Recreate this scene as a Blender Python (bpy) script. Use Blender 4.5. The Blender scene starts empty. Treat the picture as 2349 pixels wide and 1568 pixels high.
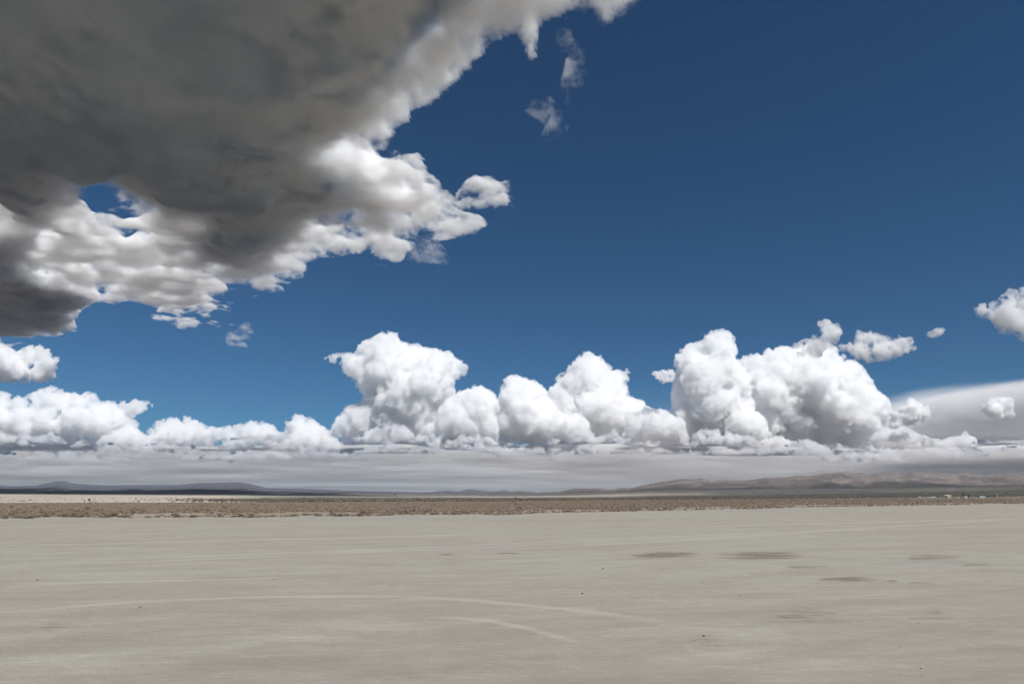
import bpy, bmesh, math, random
import numpy as np
from mathutils import Vector, Matrix, noise
SC = bpy.context.scene
COL = SC.collection

# ------------------------------------------------------------------ camera
F = 1566.2                      # focal length and centre, in units of a 2349 wide view
HW, HH, HOR = 1174.5, 784.0, 1138.0
PITCH = math.atan((HOR - HH) / F)
CAMH = 4.5
cam = bpy.data.objects.new('camera', bpy.data.cameras.new('camera'))
COL.objects.link(cam)
cam.location = (0, 0, CAMH)
cam.rotation_euler = (math.radians(90) + PITCH, 0, 0)
cam.data.sensor_width = 36
cam.data.lens = 36 * F / 2349
cam.data.clip_start = 0.1
cam.data.clip_end = 600000
SC.camera = cam
CP, SP = math.cos(PITCH), math.sin(PITCH)

def ray(u, v):                  # direction seen at a point of the view
    x, z = u - HW, HH - v
    return x, F * CP - z * SP, F * SP + z * CP

def view(x, y, z):              # where a world point is seen
    yy = y * CP + (z - CAMH) * SP
    zz = -y * SP + (z - CAMH) * CP
    return HW + F * x / yy, HH - F * zz / yy

def ground_at(u, v):
    d = ray(u, v)
    s = -CAMH / d[2]
    return d[0] * s, d[1] * s

# ------------------------------------------------------------------ light
SUN_AZ, SUN_EL = math.radians(146), math.radians(54)
sd = Vector((math.sin(SUN_AZ) * math.cos(SUN_EL), math.cos(SUN_AZ) * math.cos(SUN_EL), math.sin(SUN_EL)))
sl = bpy.data.lights.new('sun', 'SUN')
sl.energy, sl.angle, sl.color = 4.95, math.radians(0.5), (1.0, 0.975, 0.935)
so = bpy.data.objects.new('sun', sl)
COL.objects.link(so)
so.rotation_euler = sd.to_track_quat('Z', 'Y').to_euler()
w = bpy.data.worlds.new('World')
SC.world = w
w.use_nodes = True
sky = w.node_tree.nodes.new('ShaderNodeTexSky')
sky.sky_type = 'NISHITA'
sky.sun_disc = False
sky.sun_elevation, sky.sun_rotation = SUN_EL, SUN_AZ
sky.altitude, sky.air_density, sky.dust_density, sky.ozone_density = 2500, 1.0, 0.0, 4.0
tint = w.node_tree.nodes.new('ShaderNodeMix'); tint.data_type = 'RGBA'; tint.blend_type = 'MULTIPLY'
tint.inputs[0].default_value = 1.0
tint.inputs[7].default_value = (.52, .93, 1.12, 1)       # polarised, deeper blue
w.node_tree.links.new(sky.outputs[0], tint.inputs[6])
w.node_tree.links.new(tint.outputs[2], w.node_tree.nodes['Background'].inputs[0])
w.node_tree.nodes['Background'].inputs[1].default_value = 0.050
SC.view_settings.view_transform = 'Standard'
SC.view_settings.look = 'None'
SC.view_settings.exposure = 0
SC.view_settings.gamma = 1

# ------------------------------------------------------------------ helpers
def tag(o, label=None, cat=None, group=None, kind=None):
    for k, v in (('label', label), ('category', cat), ('group', group), ('kind', kind)):
        if v:
            o[k] = v
    return o

def link(name, me, mat=None, parent=None):
    if mat is not None:
        me.materials.append(mat)
    o = bpy.data.objects.new(name, me)
    COL.objects.link(o)
    o.parent = parent
    return o

def np_mesh(name, verts, faces):
    verts = np.asarray(verts, 'f4')
    faces = np.asarray(faces, 'i4')
    me = bpy.data.meshes.new(name)
    me.vertices.add(len(verts))
    me.vertices.foreach_set('co', verts.ravel())
    n = faces.shape[1]
    me.loops.add(faces.size)
    me.loops.foreach_set('vertex_index', faces.ravel())
    me.polygons.add(len(faces))
    me.polygons.foreach_set('loop_start', np.arange(0, faces.size, n, dtype='i4'))
    me.update(calc_edges=True)
    return me

def vnoise(x, y, seed):
    P = np.random.RandomState(seed).rand(256, 256)
    xi = np.floor(x).astype(int); yi = np.floor(y).astype(int)
    fx = x - xi; fy = y - yi
    fx = fx ** 3 * (fx * (fx * 6 - 15) + 10); fy = fy ** 3 * (fy * (fy * 6 - 15) + 10)
    a = P[xi % 256, yi % 256]; b = P[(xi + 1) % 256, yi % 256]
    c = P[xi % 256, (yi + 1) % 256]; d = P[(xi + 1) % 256, (yi + 1) % 256]
    return (a + (b - a) * fx + (c - a) * fy + (a - b - c + d) * fx * fy) * 2 - 1

def fbm(x, y, seed, oct=6, gain=0.5):
    s = 0; a = 1; t = 0
    for i in range(oct):
        s = s + a * vnoise(x * 2 ** i + 17.3 * i, y * 2 ** i - 9.1 * i, seed + i)
        t += a; a *= gain
    return s / t

def sdf(px, py, poly):          # signed distance to an outline, positive inside
    d = np.full(px.shape, 1e18); ins = np.zeros(px.shape, bool)
    n = len(poly)
    for i in range(n):
        x0, y0 = poly[i]; x1, y1 = poly[(i + 1) % n]
        ex, ey = x1 - x0, y1 - y0
        wx, wy = px - x0, py - y0
        t = np.clip((wx * ex + wy * ey) / (ex * ex + ey * ey + 1e-12), 0, 1)
        d = np.minimum(d, (wx - ex * t) ** 2 + (wy - ey * t) ** 2)
        c = ((y0 <= py) & (y1 > py)) | ((y1 <= py) & (y0 > py))
        xi = x0 + (py - y0) * ex / (ey if abs(ey) > 1e-9 else 1e-9)
        ins ^= c & (px < xi)
    return np.where(ins, 1, -1) * np.sqrt(d)

class NT:                       # small node-tree builder
    def __init__(s, mat):
        mat.use_nodes = True
        s.t = mat.node_tree
        s.t.nodes.clear()
        s.out = s.t.nodes.new('ShaderNodeOutputMaterial')
    def n(s, typ, **kw):
        nd = s.t.nodes.new('ShaderNode' + typ)
        for k, v in kw.items():
            if k.startswith('_'):
                setattr(nd, k[1:], v)
            else:
                s.set(nd.inputs[k.replace('__', ' ')], v)
        return nd
    def set(s, inp, v):
        if isinstance(v, bpy.types.NodeSocket):
            s.t.links.new(v, inp)
        else:
            inp.default_value = v
    def math(s, op, a, b=0.0, clamp=False):
        nd = s.t.nodes.new('ShaderNodeMath'); nd.operation = op; nd.use_clamp = clamp
        s.set(nd.inputs[0], a); s.set(nd.inputs[1], b)
        return nd.outputs[0]
    def pos(s, scale=(1, 1, 1), loc=(0, 0, 0)):
        g = s.t.nodes.new('ShaderNodeNewGeometry')
        m = s.t.nodes.new('ShaderNodeMapping')
        s.t.links.new(g.outputs['Position'], m.inputs[0])
        m.inputs['Scale'].default_value = scale
        m.inputs['Location'].default_value = loc
        return m.outputs[0]
    def noise(s, vec, scale, detail=5, rough=0.55, dist=0.0):
        nd = s.t.nodes.new('ShaderNodeTexNoise')
        s.t.links.new(vec, nd.inputs['Vector'])
        nd.inputs['Scale'].default_value = scale; nd.inputs['Detail'].default_value = detail
        nd.inputs['Roughness'].default_value = rough; nd.inputs['Distortion'].default_value = dist
        return nd.outputs['Fac']
    def ramp(s, v, lo, hi, a=0.0, b=1.0, smooth=False):
        nd = s.t.nodes.new('ShaderNodeMapRange')
        if smooth:
            nd.interpolation_type = 'SMOOTHSTEP'
        s.set(nd.inputs['Value'], v)
        nd.inputs['From Min'].default_value = lo; nd.inputs['From Max'].default_value = hi
        nd.inputs['To Min'].default_value = a; nd.inputs['To Max'].default_value = b
        return nd.outputs[0]
    def mix(s, f, a, b):
        nd = s.t.nodes.new('ShaderNodeMix'); nd.data_type = 'RGBA'
        s.set(nd.inputs[0], f)
        for i, c in ((6, a), (7, b)):
            s.set(nd.inputs[i], (*c, 1) if isinstance(c, tuple) else c)
        return nd.outputs[2]
    def surface(s, col, rough=0.95, normal=None, spec=0.15):
        b = s.t.nodes.new('ShaderNodeBsdfPrincipled')
        s.set(b.inputs['Base Color'], (*col, 1) if isinstance(col, tuple) else col)
        b.inputs['Roughness'].default_value = rough
        b.inputs['Specular IOR Level'].default_value = spec
        if normal is not None:
            s.t.links.new(normal, b.inputs['Normal'])
        s.t.links.new(b.outputs[0], s.out.inputs['Surface'])
        return b
    def bump(s, h, strength, dist):
        nd = s.t.nodes.new('ShaderNodeBump')
        nd.inputs['Strength'].default_value = strength; nd.inputs['Distance'].default_value = dist
        s.t.links.new(h, nd.inputs['Height'])
        return nd.outputs[0]

def mat(name):
    return bpy.data.materials.new(name)

def simple(name, c1, c2, scale, rough=0.95):
    m = mat(name); t = NT(m)
    f = t.noise(t.pos(), scale, 4)
    t.surface(t.mix(t.ramp(f, .3, .7), c1, c2), rough)
    return m

# ------------------------------------------------------------------ clouds
def vol_mat(name, dens, albedo=(1, 1, 1), nscale=None, lo=.44, hi=.58, detail=7, rough=.62, step=1.0, aniso=0.0, stretch=(1, 1, 1), soak=0.0):
    m = mat(name); t = NT(m)
    vs = t.n('VolumeScatter', Color=(*albedo, 1), Anisotropy=aniso)
    if nscale:
        f = t.noise(t.pos(stretch), 1.0 / nscale, detail, rough)
        t.t.links.new(t.ramp(f, lo, hi, 0, dens), vs.inputs['Density'])
        m.cycles.volume_step_rate = step
    else:
        vs.inputs['Density'].default_value = dens
    last = vs.outputs[0]
    if soak:
        va = t.n('VolumeAbsorption', Color=(0, .06, .16, 1), Density=soak); ad = t.n('AddShader')
        t.t.links.new(last, ad.inputs[0]); t.t.links.new(va.outputs[0], ad.inputs[1]); last = ad.outputs[0]
    t.t.links.new(last, t.out.inputs['Volume'])
    return m

def shell(X, Y, base, top, keep):   # closed skin between two height sheets
    cell = keep[:-1, :-1] | keep[1:, :-1] | keep[:-1, 1:] | keep[1:, 1:]
    used = np.zeros(X.shape, bool)
    used[:-1, :-1] |= cell; used[1:, :-1] |= cell; used[:-1, 1:] |= cell; used[1:, 1:] |= cell
    k = int(used.sum())
    idx = -np.ones(X.shape, int); idx[used] = np.arange(k)
    v = np.concatenate([np.stack([X[used], Y[used], base[used]], 1), np.stack([X[used], Y[used], top[used] + .5], 1)])
    a = idx[:-1, :-1][cell]; b = idx[1:, :-1][cell]; c = idx[1:, 1:][cell]; d = idx[:-1, 1:][cell]
    fs = [np.stack([a, b, c, d], 1) + k, np.stack([d, c, b, a], 1)]
    pc = np.pad(cell, 1)
    ci, cj = np.nonzero(cell)
    for di, dj, p, q in ((-1, 0, (0, 1), (0, 0)), (1, 0, (1, 0), (1, 1)), (0, -1, (0, 0), (1, 0)), (0, 1, (1, 1), (0, 1))):
        e = ~pc[ci + 1 + di, cj + 1 + dj]
        A = idx[ci[e] + p[0], cj[e] + p[1]]; B = idx[ci[e] + q[0], cj[e] + q[1]]
        fs.append(np.stack([A, B, B + k, A + k], 1))
    return v, np.concatenate(fs)

CLOUD_Z = 2000.0
STORM = [(1350,-550),(1420,-300),(1450,-60),(1450,0),(1400,55),(1360,30),(1250,60),(1215,140),(1180,90),(1130,110),(1090,150),(1000,210),(930,240),(900,290),(890,330),(960,350),(1000,400),(1040,440),(1075,395),(1165,405),(1160,440),(1060,460),(1110,500),(1100,550),(1040,580),(940,560),(900,600),(850,600),(830,570),(730,590),(700,630),(650,650),(600,690),(560,660),(490,665),(545,700),(540,735),(490,745),(440,755),(370,740),(350,715),(300,690),(210,680),(170,740),(70,775),(0,770),(-300,770),(-700,400),(-1200,-300),(-1800,-550)]
THICK = [(0,-200,1200),(500,-200,1300),(900,-200,900),(1250,-200,450),(0,-600,1300),(600,-600,1300),(1000,-600,900),(-400,-100,1300),(-500,-600,1300),(-400,400,1300),(-300,700,1000),(0,60,1000),(200,60,900),(0,300,1300),(200,330,1300),(400,330,1200),(300,150,1000),(500,120,1100),(700,100,900),(850,60,600),(1000,40,350),(1150,30,260),(1300,20,200),(600,280,800),(750,280,550),(850,200,400),(950,150,300),(880,370,100),(810,340,130),(930,280,120),(600,430,900),(480,430,900),(560,540,900),(620,580,500),(700,470,550),(800,440,400),(850,500,330),(950,430,260),(1000,520,110),(1060,530,120),(920,570,120),
 (235,440,-15),(215,470,-10),(290,525,-10),(180,470,60),(150,500,200),(60,450,500),(20,560,500),(0,520,150),(120,550,150),(250,560,110),(340,560,90),(400,590,150),(450,640,260),(420,690,200),(600,620,300),(680,590,90),(600,660,150),(80,600,200),(90,620,-20),(100,710,900),(30,650,500),(30,740,800),(170,640,150),(200,600,130),(450,720,80),(520,700,60),(450,510,200),(760,560,150),(650,640,100),(1090,430,200)]

def sheet_cloud(name, outline, thick, S, seed, mtl, warp=(55, 40), soft=95., flutter=60, pad=500, z0=CLOUD_Z, core=None):
    P = np.array(outline, float)
    d = [ray(a, b) for a, b in P]
    gx = [p[0] * (z0 - CAMH) / p[2] for p in d]; gy = [p[1] * (z0 - CAMH) / p[2] for p in d]
    X, Y = np.meshgrid(np.arange(min(gx) - pad, max(gx) + pad, S), np.arange(min(gy) - pad, max(gy) + pad, S), indexing='ij')
    U, V = view(X, Y, np.full_like(X, z0))
    U = U + fbm(X / 900, Y / 900, seed, 7, .66) * warp[0]
    V = V + fbm(X / 900, Y / 900, seed + 30, 7, .66) * warp[1]
    D = sdf(U, V, outline)
    if isinstance(thick, list):
        num = 0; den = 0
        for a, b, t in thick:
            q = 1 / (((U - a) ** 2 + (1.4 * (V - b)) ** 2) / 900 + .3) ** 2
            num = num + q * t; den = den + q
        T = num / den
    else:
        T = np.full_like(X, float(thick))
    T = T * (1 + .5 * fbm(X / 1500, Y / 1500, seed + 70, 7, .55))
    q = np.clip(D / soft, 0, 1)
    q = q * (1.6 - .6 * q)
    T = np.where(D > 0, T * q ** .75 * (1 + (1 - q) * 1.5 * fbm(X / 420, Y / 420, seed + 50, 7, .68)), -10)
    T = T + flutter * fbm(X / 300, Y / 300, seed + 90, 5, .6) * (D < soft) * (D > -soft * .25) * np.clip((D + soft * .25) / (soft * .3), 0, 1)
    T = T + 110 * fbm(X / 380, Y / 380, seed + 60, 6, .62) * np.clip((320 - T) / 200, 0, 1) * (D > 0)
    Tn = np.clip(T, 0, None)
    base = z0 + 90 * fbm(X / 1100, Y / 1100, seed + 5, 6, .55) - .12 * Tn
    v, f = shell(X, Y, base, base + Tn, T > 0)
    o = link(name, np_mesh(name, v, f), mtl)
    if core is not None:                             # added absorbing heart that darkens the underside, only where the cloud is thick
        Tb = Tn.copy()
        for _ in range(26):
            Tb[1:-1, 1:-1] = (Tb[:-2, 1:-1] + Tb[2:, 1:-1] + Tb[1:-1, :-2] + Tb[1:-1, 2:]) / 4
        Tc = np.clip(Tb - 190, 0, None)
        lo_ = base - 18 + 200 * np.exp(-Tc / 270)
        hi_ = np.maximum(np.minimum(base + Tc, base + Tn), lo_)
        v, f = shell(X[::2, ::2], Y[::2, ::2], lo_[::2, ::2], hi_[::2, ::2], (hi_ > lo_)[::2, ::2])
        link('shade_core', np_mesh('shade_core', v, f), core, o)
    return o

core_mat = mat('shade_core'); t = NT(core_mat)  # absorber added to deepen and cool the shade under the storm cloud
vs = t.n('VolumeScatter', Color=(1, 1, 1, 1), Density=.026)
va = t.n('VolumeAbsorption', Color=(0, .24, .50, 1))
t.t.links.new(t.ramp(t.noise(t.pos((1, .7, 1)), 1 / 1300, 3, .55), .35, .65, .0035, .0120), va.inputs['Density'])
ad = t.n('AddShader'); t.t.links.new(vs.outputs[0], ad.inputs[0]); t.t.links.new(va.outputs[0], ad.inputs[1])
t.t.links.new(ad.outputs[0], t.out.inputs['Volume'])
storm_mat = vol_mat('storm_cloud_vapour', .026, (.96, .98, 1), 260, .425, .55, 9, .70, step=1.1)
tag(sheet_cloud('storm_cloud', STORM, THICK, 16., 1, storm_mat, core=core_mat), 'huge dark grey rain cloud with ragged white edges filling the upper left sky', 'cloud')
wisp_mat = vol_mat('wisp_vapour', .0055, (1, 1, 1), 240, .50, .62, 8, .72, step=3.0)
for out, lab in (
    ([(1285,100),(1310,95),(1340,130),(1345,170),(1310,212),(1292,185),(1305,150)], 'thin upright cloud wisp just right of the storm cloud tip'),
    ([(1210,238),(1270,235),(1300,265),(1290,285),(1250,305),(1240,295),(1260,268)], 'faint bent cloud wisp alone in the blue, below the upright one'),
    ([(1495,8),(1505,-25),(1590,-25),(1560,5),(1500,32)], 'small torn wisp cut off by the top edge of the sky'),
    ([(520,775),(550,758),(575,762),(568,786),(530,788)], 'tiny white wisp hanging under the lit lower rim of storm cloud'),
    ([(945,596),(960,578),(1000,572),(1035,600),(1020,612),(960,612)], 'little flat white puff just below the right tip of storm cloud')):
    tag(sheet_cloud('cloud_wisp', [(sum(q[0] for q in out) / len(out) * -.2 + q[0] * 1.2, sum(q[1] for q in out) / len(out) * -.2 + q[1] * 1.2) for q in out], 110, 14. if out[0][1] < 300 else 24., 11, wisp_mat, (30, 24), 9., 30, 250), lab, 'cloud', 'cloud wisps')

def ico(sub):
    bm = bmesh.new(); bmesh.ops.create_icosphere(bm, subdivisions=sub, radius=1)
    v = np.array([x.co[:] for x in bm.verts]); f = np.array([[y.index for y in x.verts] for x in bm.faces]); bm.free()
    return v, f
IV, IF = ico(2)

IV1, IF1 = ico(1)
def spheres_mesh(name, S, small=0.0):
    S = np.array(S)
    A_, B_ = S[S[:, 3] >= small], S[S[:, 3] < small]
    parts = []
    k = 0
    vv, ff = [], []
    for Q, v0, f0 in ((A_, IV, IF), (B_, IV1 * 1.12, IF1)):
        if len(Q):
            vv.append((v0[None] * Q[:, 3][:, None, None] + Q[:, None, :3]).reshape(-1, 3))
            ff.append((f0[None] + (np.arange(len(Q)) * len(v0))[:, None, None]).reshape(-1, 3) + k)
            k += len(Q) * len(v0)
    return np_mesh(name, np.concatenate(vv), np.concatenate(ff))
def fill(outline, rng, n, rmin, rmax):      # circles packed inside an outline
    P = np.array(outline, float)
    lo, hi = P.min(0), P.max(0)
    c = rng.uniform(lo, hi, (n * 12, 2))
    d = sdf(c[:, 0], c[:, 1], outline)
    ok = d > rmin
    c, d = c[ok][:n], d[ok][:n]
    res = [(a, b, min(rr, rmax) * rng.uniform(.8, 1.0), rr) for (a, b), rr in zip(c, d)]
    c = rng.uniform(lo, hi, (n * 60, 2))             # small ones along the rim
    d = sdf(c[:, 0], c[:, 1], outline)
    ok = (d > 1.6) & (d < 9)
    return res + [(a, b, rr, rr) for (a, b), rr in zip(c[ok][:n], d[ok][:n])]

def heap_cloud(name, outline, dist, voxel, mtl, seed, n=90, rmin=7, rmax=45, deep=1.0, base_v=None, n1=26, n2=11, lump=(.18, .46)):
    rng = np.random.RandomState(seed)
    k = dist / F
    out = []
    for u, v, r, dd in fill(outline, rng, n, rmin, rmax):
        R = r * k
        y = dist - deep * k * min(dd, 90) * rng.uniform(.0, 1.0)
        d = ray(u, v); s = y / d[1]
        c = np.array([d[0] * s, y, d[2] * s + CAMH])
        out.append((*c, R * .94))
        for i in range(n1):
            e = rng.normal(size=3); e /= np.linalg.norm(e)
            if e[1] > .3: continue
            r1 = R * rng.uniform(*lump); p = c + e * (R * .98 - r1 * .3)
            out.append((*p, r1))
            for j in range(n2):
                g = rng.normal(size=3); g /= np.linalg.norm(g)
                if g @ e < -.1: continue
                r2 = r1 * rng.uniform(.25, .45)
                out.append((*(p + g * (r1 - r2 * .2)), r2))
    out = [q for q in out if q[3] > voxel * .8]
    if base_v:
        d = ray(HW, base_v); zb = CAMH + dist * d[2] / d[1]
        out = [q for q in out if q[2] - q[3] * .5 > zb + 90 * math.sin(q[0] * .0021 + seed) * math.sin(q[0] * .0057)]
    O = np.array(out); big = O[O[:, 3] > voxel * 5]
    hid = np.zeros(len(O), bool)                     # drop lumps buried inside bigger ones
    for b in big:
        hid |= (np.linalg.norm(O[:, :3] - b[:3], axis=1) + O[:, 3] < b[3] * .94)
    out = O[~hid]
    o = link(name, spheres_mesh(name, out, voxel * 3.2), mtl)
    r = o.modifiers.new('skin', 'REMESH'); r.mode = 'VOXEL'; r.voxel_size = voxel; r.use_smooth_shade = True
    for sz, st in ((voxel * 9, voxel * 4.0), (voxel * 4, voxel * 2.7)):
        tx = bpy.data.textures.new('billow', 'VORONOI'); tx.noise_scale = sz; tx.noise_intensity = 1.0
        d_ = o.modifiers.new('billow', 'DISPLACE'); d_.texture = tx; d_.texture_coords = 'GLOBAL'; d_.strength = -st; d_.mid_level = .35
    return o

tower_mat = vol_mat('tower_vapour', .0054)
A = [(732,821),(772,808),(815,808),(820,785),(850,775),(875,760),(900,760),(920,780),(960,790),(1000,800),(1030,805),(1050,822),(1077,838),(1072,858),(1050,872),(1040,890),(1060,905),(1040,925),(1010,940),(1000,975),(1000,1020),(760,1020),(757,985),(775,950),(830,915),(835,905),(825,890),(805,870),(795,852),(772,838)]
B = [(1003,940),(1020,920),(1060,895),(1105,885),(1137,900),(1142,920),(1145,1020),(1000,1020)]
Cc = [(1138,935),(1146,893),(1163,862),(1185,858),(1205,870),(1228,870),(1247,888),(1260,905),(1275,940),(1280,1020),(1138,1020)]
D_ = [(1245,900),(1275,880),(1271,860),(1300,848),(1330,809),(1352,803),(1387,828),(1400,850),(1442,843),(1449,860),(1440,880),(1450,910),(1480,920),(1505,950),(1510,1020),(1250,1020)]
E = [(1538,890),(1548,850),(1540,820),(1573,788),(1610,778),(1630,756),(1655,750),(1682,763),(1695,790),(1690,815),(1722,860),(1740,1020),(1520,1020),(1538,930)]
G_ = [(1690,830),(1720,810),(1750,813),(1755,798),(1790,795),(1815,798),(1850,783),(1900,783),(1932,808),(1962,828),(1987,848),(2003,880),(2028,905),(2042,940),(2047,1020),(1690,1020)]
Hk = [(-200,890),(0,895),(50,908),(90,893),(125,880),(160,903),(200,896),(224,901),(227,918),(300,916),(352,918),(355,935),(312,955),(322,990),(330,1036),(-200,1036)]
Ik = [(325,1036),(338,983),(368,958),(400,956),(430,950),(470,973),(500,978),(560,968),(595,961),(632,978),(650,993),(653,960),(685,946),(720,958),(737,973),(770,990),(775,1036)]
for i, (o_, lab, D) in enumerate((
    (A, 'widest white cloud tower, with a beak-like spur sticking out on its left', 30000),
    (B, 'low white cloud dome leaning on the right foot of the spurred tower', 29000),
    (Cc, 'small rounded cloud tower, second lowest, between the dome and the middle tower', 30000),
    (D_, 'middle white cloud tower with a narrow rounded peak', 31000),
    (E, 'tallest and narrowest cloud tower with a bulging round head', 30000),
    (G_, 'massive stepped cloud tower sloping down on its right side', 31500),
    (Hk, 'grey and white heaped cloud bank at the left edge over the dark hills', 29000),
    (Ik, 'low lumpy cloud bank between the left edge bank and the spurred tower', 30000))):
    low = o_ in (Hk, Ik)
    tag(heap_cloud('cloud_bank' if low else 'cloud_tower', o_, D, 23, tower_mat, 40 + i,
        n=150 if o_ not in (A, G_, Hk) else 240, rmin=3, rmax=22 if low else 32, base_v=1047),
        lab, 'cloud', 'heaped clouds standing over the horizon')

# low row of smaller heaps along the foot of the towers
for i, (out, lab) in enumerate((
    ([(1220,1010),(1235,955),(1270,935),(1310,940),(1350,960),(1370,1015)], 'rounded cloud shoulder filling the notch left of the middle tower'),
    ([(1420,1015),(1440,955),(1480,930),(1530,940),(1570,965),(1590,1015)], 'cloud shoulder filling the notch between the middle and tallest towers'),
    ([(1650,1015),(1665,950),(1700,930),(1750,950),(1780,1015)], 'cloud shoulder between the tallest and the stepped towers'),
    ([(960,1020),(975,970),(1020,955),(1060,975),(1080,1020)], 'cloud shoulder between the spurred tower and the low dome'),
    ([(620,1036),(640,1000),(700,985),(770,1000),(800,1036)], 'long low cloud shoulder left of the spurred tower'),
    ([(200,1036),(230,990),(290,975),(350,1000),(370,1036)], 'cloud shoulder between the left edge bank and the low lumpy bank'),
    ([(1980,1030),(2010,985),(2070,975),(2130,1000),(2180,1005),(2220,985),(2260,1030)], 'long low cloud under the cauliflower cloud on the right'))):
    tag(heap_cloud('cloud_shoulder', out, 29000 if i < 4 else 28500, 34, tower_mat, 140 + i, n=90, rmin=3, rmax=22, base_v=1047), lab, 'cloud', 'cloud shoulders joining the towers')
rng = np.random.RandomState(8)
row = [(-120,90,28),(60,120,34),(230,110,30),(420,120,26),(600,110,30),(760,90,30),(900,130,38),(1060,100,40),(1200,110,36),(1350,120,44),(1500,110,42),(1640,130,50),(1790,100,34),(1930,110,40),(2060,90,30),(2190,60,40),(2330,110,26)]
near = ['the left frame edge', 'the left bank', 'the gap right of the left bank', 'the left low bank', 'the middle of the low bank', 'the left foot of the spurred tower', 'the spurred tower', 'the low dome', 'the small rounded tower', 'the middle tower', 'the gap right of the middle tower', 'the tallest tower', 'the left half of the stepped tower', 'the right half of the stepped tower', 'the right foot of the stepped tower', 'the smooth grey sheet, peaked', 'the far right horizon']
for i, (u, wd, h) in enumerate(row):
    D = (30500, 26500, 29000, 31500, 25500)[i % 5] + rng.uniform(-500, 500)
    bv = HOR - 1566 * CLOUD_Z / D; wd *= rng.uniform(.6, 1.15); h *= rng.uniform(.6, 1.35)
    top = []
    for k in range(9):
        a = -1 + 2 * k / 8
        top.append((u + a * wd, bv - h * (1 - a * a) ** .6 * rng.uniform(.55, 1.25)))
    outl = top + [(u + wd, bv + 6), (u - wd, bv + 6)]
    tag(heap_cloud('low_cloud', outl, D, 34, tower_mat, 80 + i, n=70, rmin=2, rmax=12, deep=4, base_v=bv),
        'low flat-bottomed cloud heap in front of ' + near[i], 'cloud', 'low cloud heaps along the horizon')

soft_mat = vol_mat('soft_vapour', .0032)
rng = np.random.RandomState(21)
def flat_heap(u, wd, h, bv):
    top = []
    for k in range(11):
        a = -1 + 2 * k / 10
        top.append((u + a * wd, bv - h * (1 - a * a) ** .5 * rng.uniform(.35, 1.3)))
    return top + [(u + wd * .8, bv + h * .25), (u + wd * .2, bv + h * .35), (u - wd * .4, bv + h * .2), (u - wd * .85, bv + h * .3)]
spots = ['far left, under the left edge bank', 'left, under the gap after the left edge bank', 'left, under the low lumpy bank', 'under the left foot of the spurred tower', 'under the spurred tower', 'under the low dome', 'under the small rounded tower', 'under the middle tower', 'under the notch before the tallest tower', 'under the tallest tower', 'under the left of the stepped tower', 'under the right of the stepped tower', 'under the cauliflower cloud', 'far right, under the smooth grey sheet']
for i, sp in enumerate(spots):
    u = -40 + i * 185 + rng.uniform(-50, 50)
    bv = rng.uniform(1032, 1054)
    tag(heap_cloud('flat_cloud', flat_heap(u, rng.uniform(80, 170), rng.uniform(14, 30), bv), 23500 + rng.uniform(-900, 900), 34, soft_mat, 260 + i, n=110, rmin=1.6, rmax=9, deep=5),
        'thin flat cloud shred hanging low, ' + sp, 'cloud', 'flat cloud shreds below the heaped clouds')
# small separate clouds
puff_mat = vol_mat('puff_vapour', .013, (1, 1, 1), 210, .40, .56, 7, .68, step=3.0)
heap_mat = vol_mat('heap_vapour', .014)
for nm, o_, D, vx, mt, kw, lab in (
    ('puffy_cloud', [(-60,778),(0,780),(20,792),(40,800),(60,788),(80,786),(112,800),(147,825),(130,838),(135,862),(110,880),(0,880),(-60,880)], 14000, 20, heap_mat, dict(n=60, rmin=4, rmax=22), 'bright knobbly cloud at the left edge under the storm cloud'),
    ('puffy_cloud', [(2225,707),(2250,692),(2290,680),(2310,665),(2330,658),(2420,655),(2420,800),(2330,782),(2290,768),(2270,735),(2240,728)], 11000, 18, puff_mat, dict(n=60, rmin=4, rmax=28), 'white ragged cloud cut by the right edge in the blue sky'),
    ('puffy_cloud', [(1790,800),(1845,775),(1878,765),(1870,733),(1893,724),(1935,750),(1930,780),(1905,800),(1880,825),(1830,820)], 14000, 20, puff_mat, dict(n=50, rmin=3, rmax=18), 'grey-white ragged cloud with a pointed peak behind the stepped tower'),
    ('puffy_cloud', [(1905,778),(1955,785),(1965,752),(2005,758),(2042,768),(2092,765),(2110,800),(2070,818),(2030,832),(1980,835),(1930,812)], 14000, 20, puff_mat, dict(n=50, rmin=3, rmax=18), 'wide ragged cloud right of the pointed one, over the stepped tower slope'),
    ('puffy_cloud', [(2118,764),(2140,754),(2160,745),(2178,755),(2160,774),(2130,777)], 13000, 16, puff_mat, dict(n=30, rmin=2, rmax=9), 'small pale puff alone between the wide ragged cloud and right edge cloud'),
    ('puffy_cloud', [(2248,932),(2268,914),(2310,908),(2330,916),(2322,938),(2332,958),(2290,964),(2262,952)], 22000, 26, heap_mat, dict(n=50, rmin=3, rmax=14), 'round white knobbly cloud in front of the smooth grey sheet'),
    ('puffy_cloud', [(2030,985),(2040,950),(2070,925),(2090,910),(2112,923),(2132,926),(2137,950),(2120,970),(2080,980)], 24000, 30, heap_mat, dict(n=50, rmin=4, rmax=17), 'cauliflower shaped cloud at the lower right of the stepped tower'),
    ('puffy_cloud', [(1486,856),(1520,845),(1556,849),(1545,878),(1520,882)], 28000, 36, puff_mat, dict(n=40, rmin=2, rmax=12), 'small smooth white fin at the left side of tallest tower')):
    tag(heap_cloud(nm, o_, D, vx, mt, 200 + len(lab), **kw), lab, 'cloud', 'small separate clouds')

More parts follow.
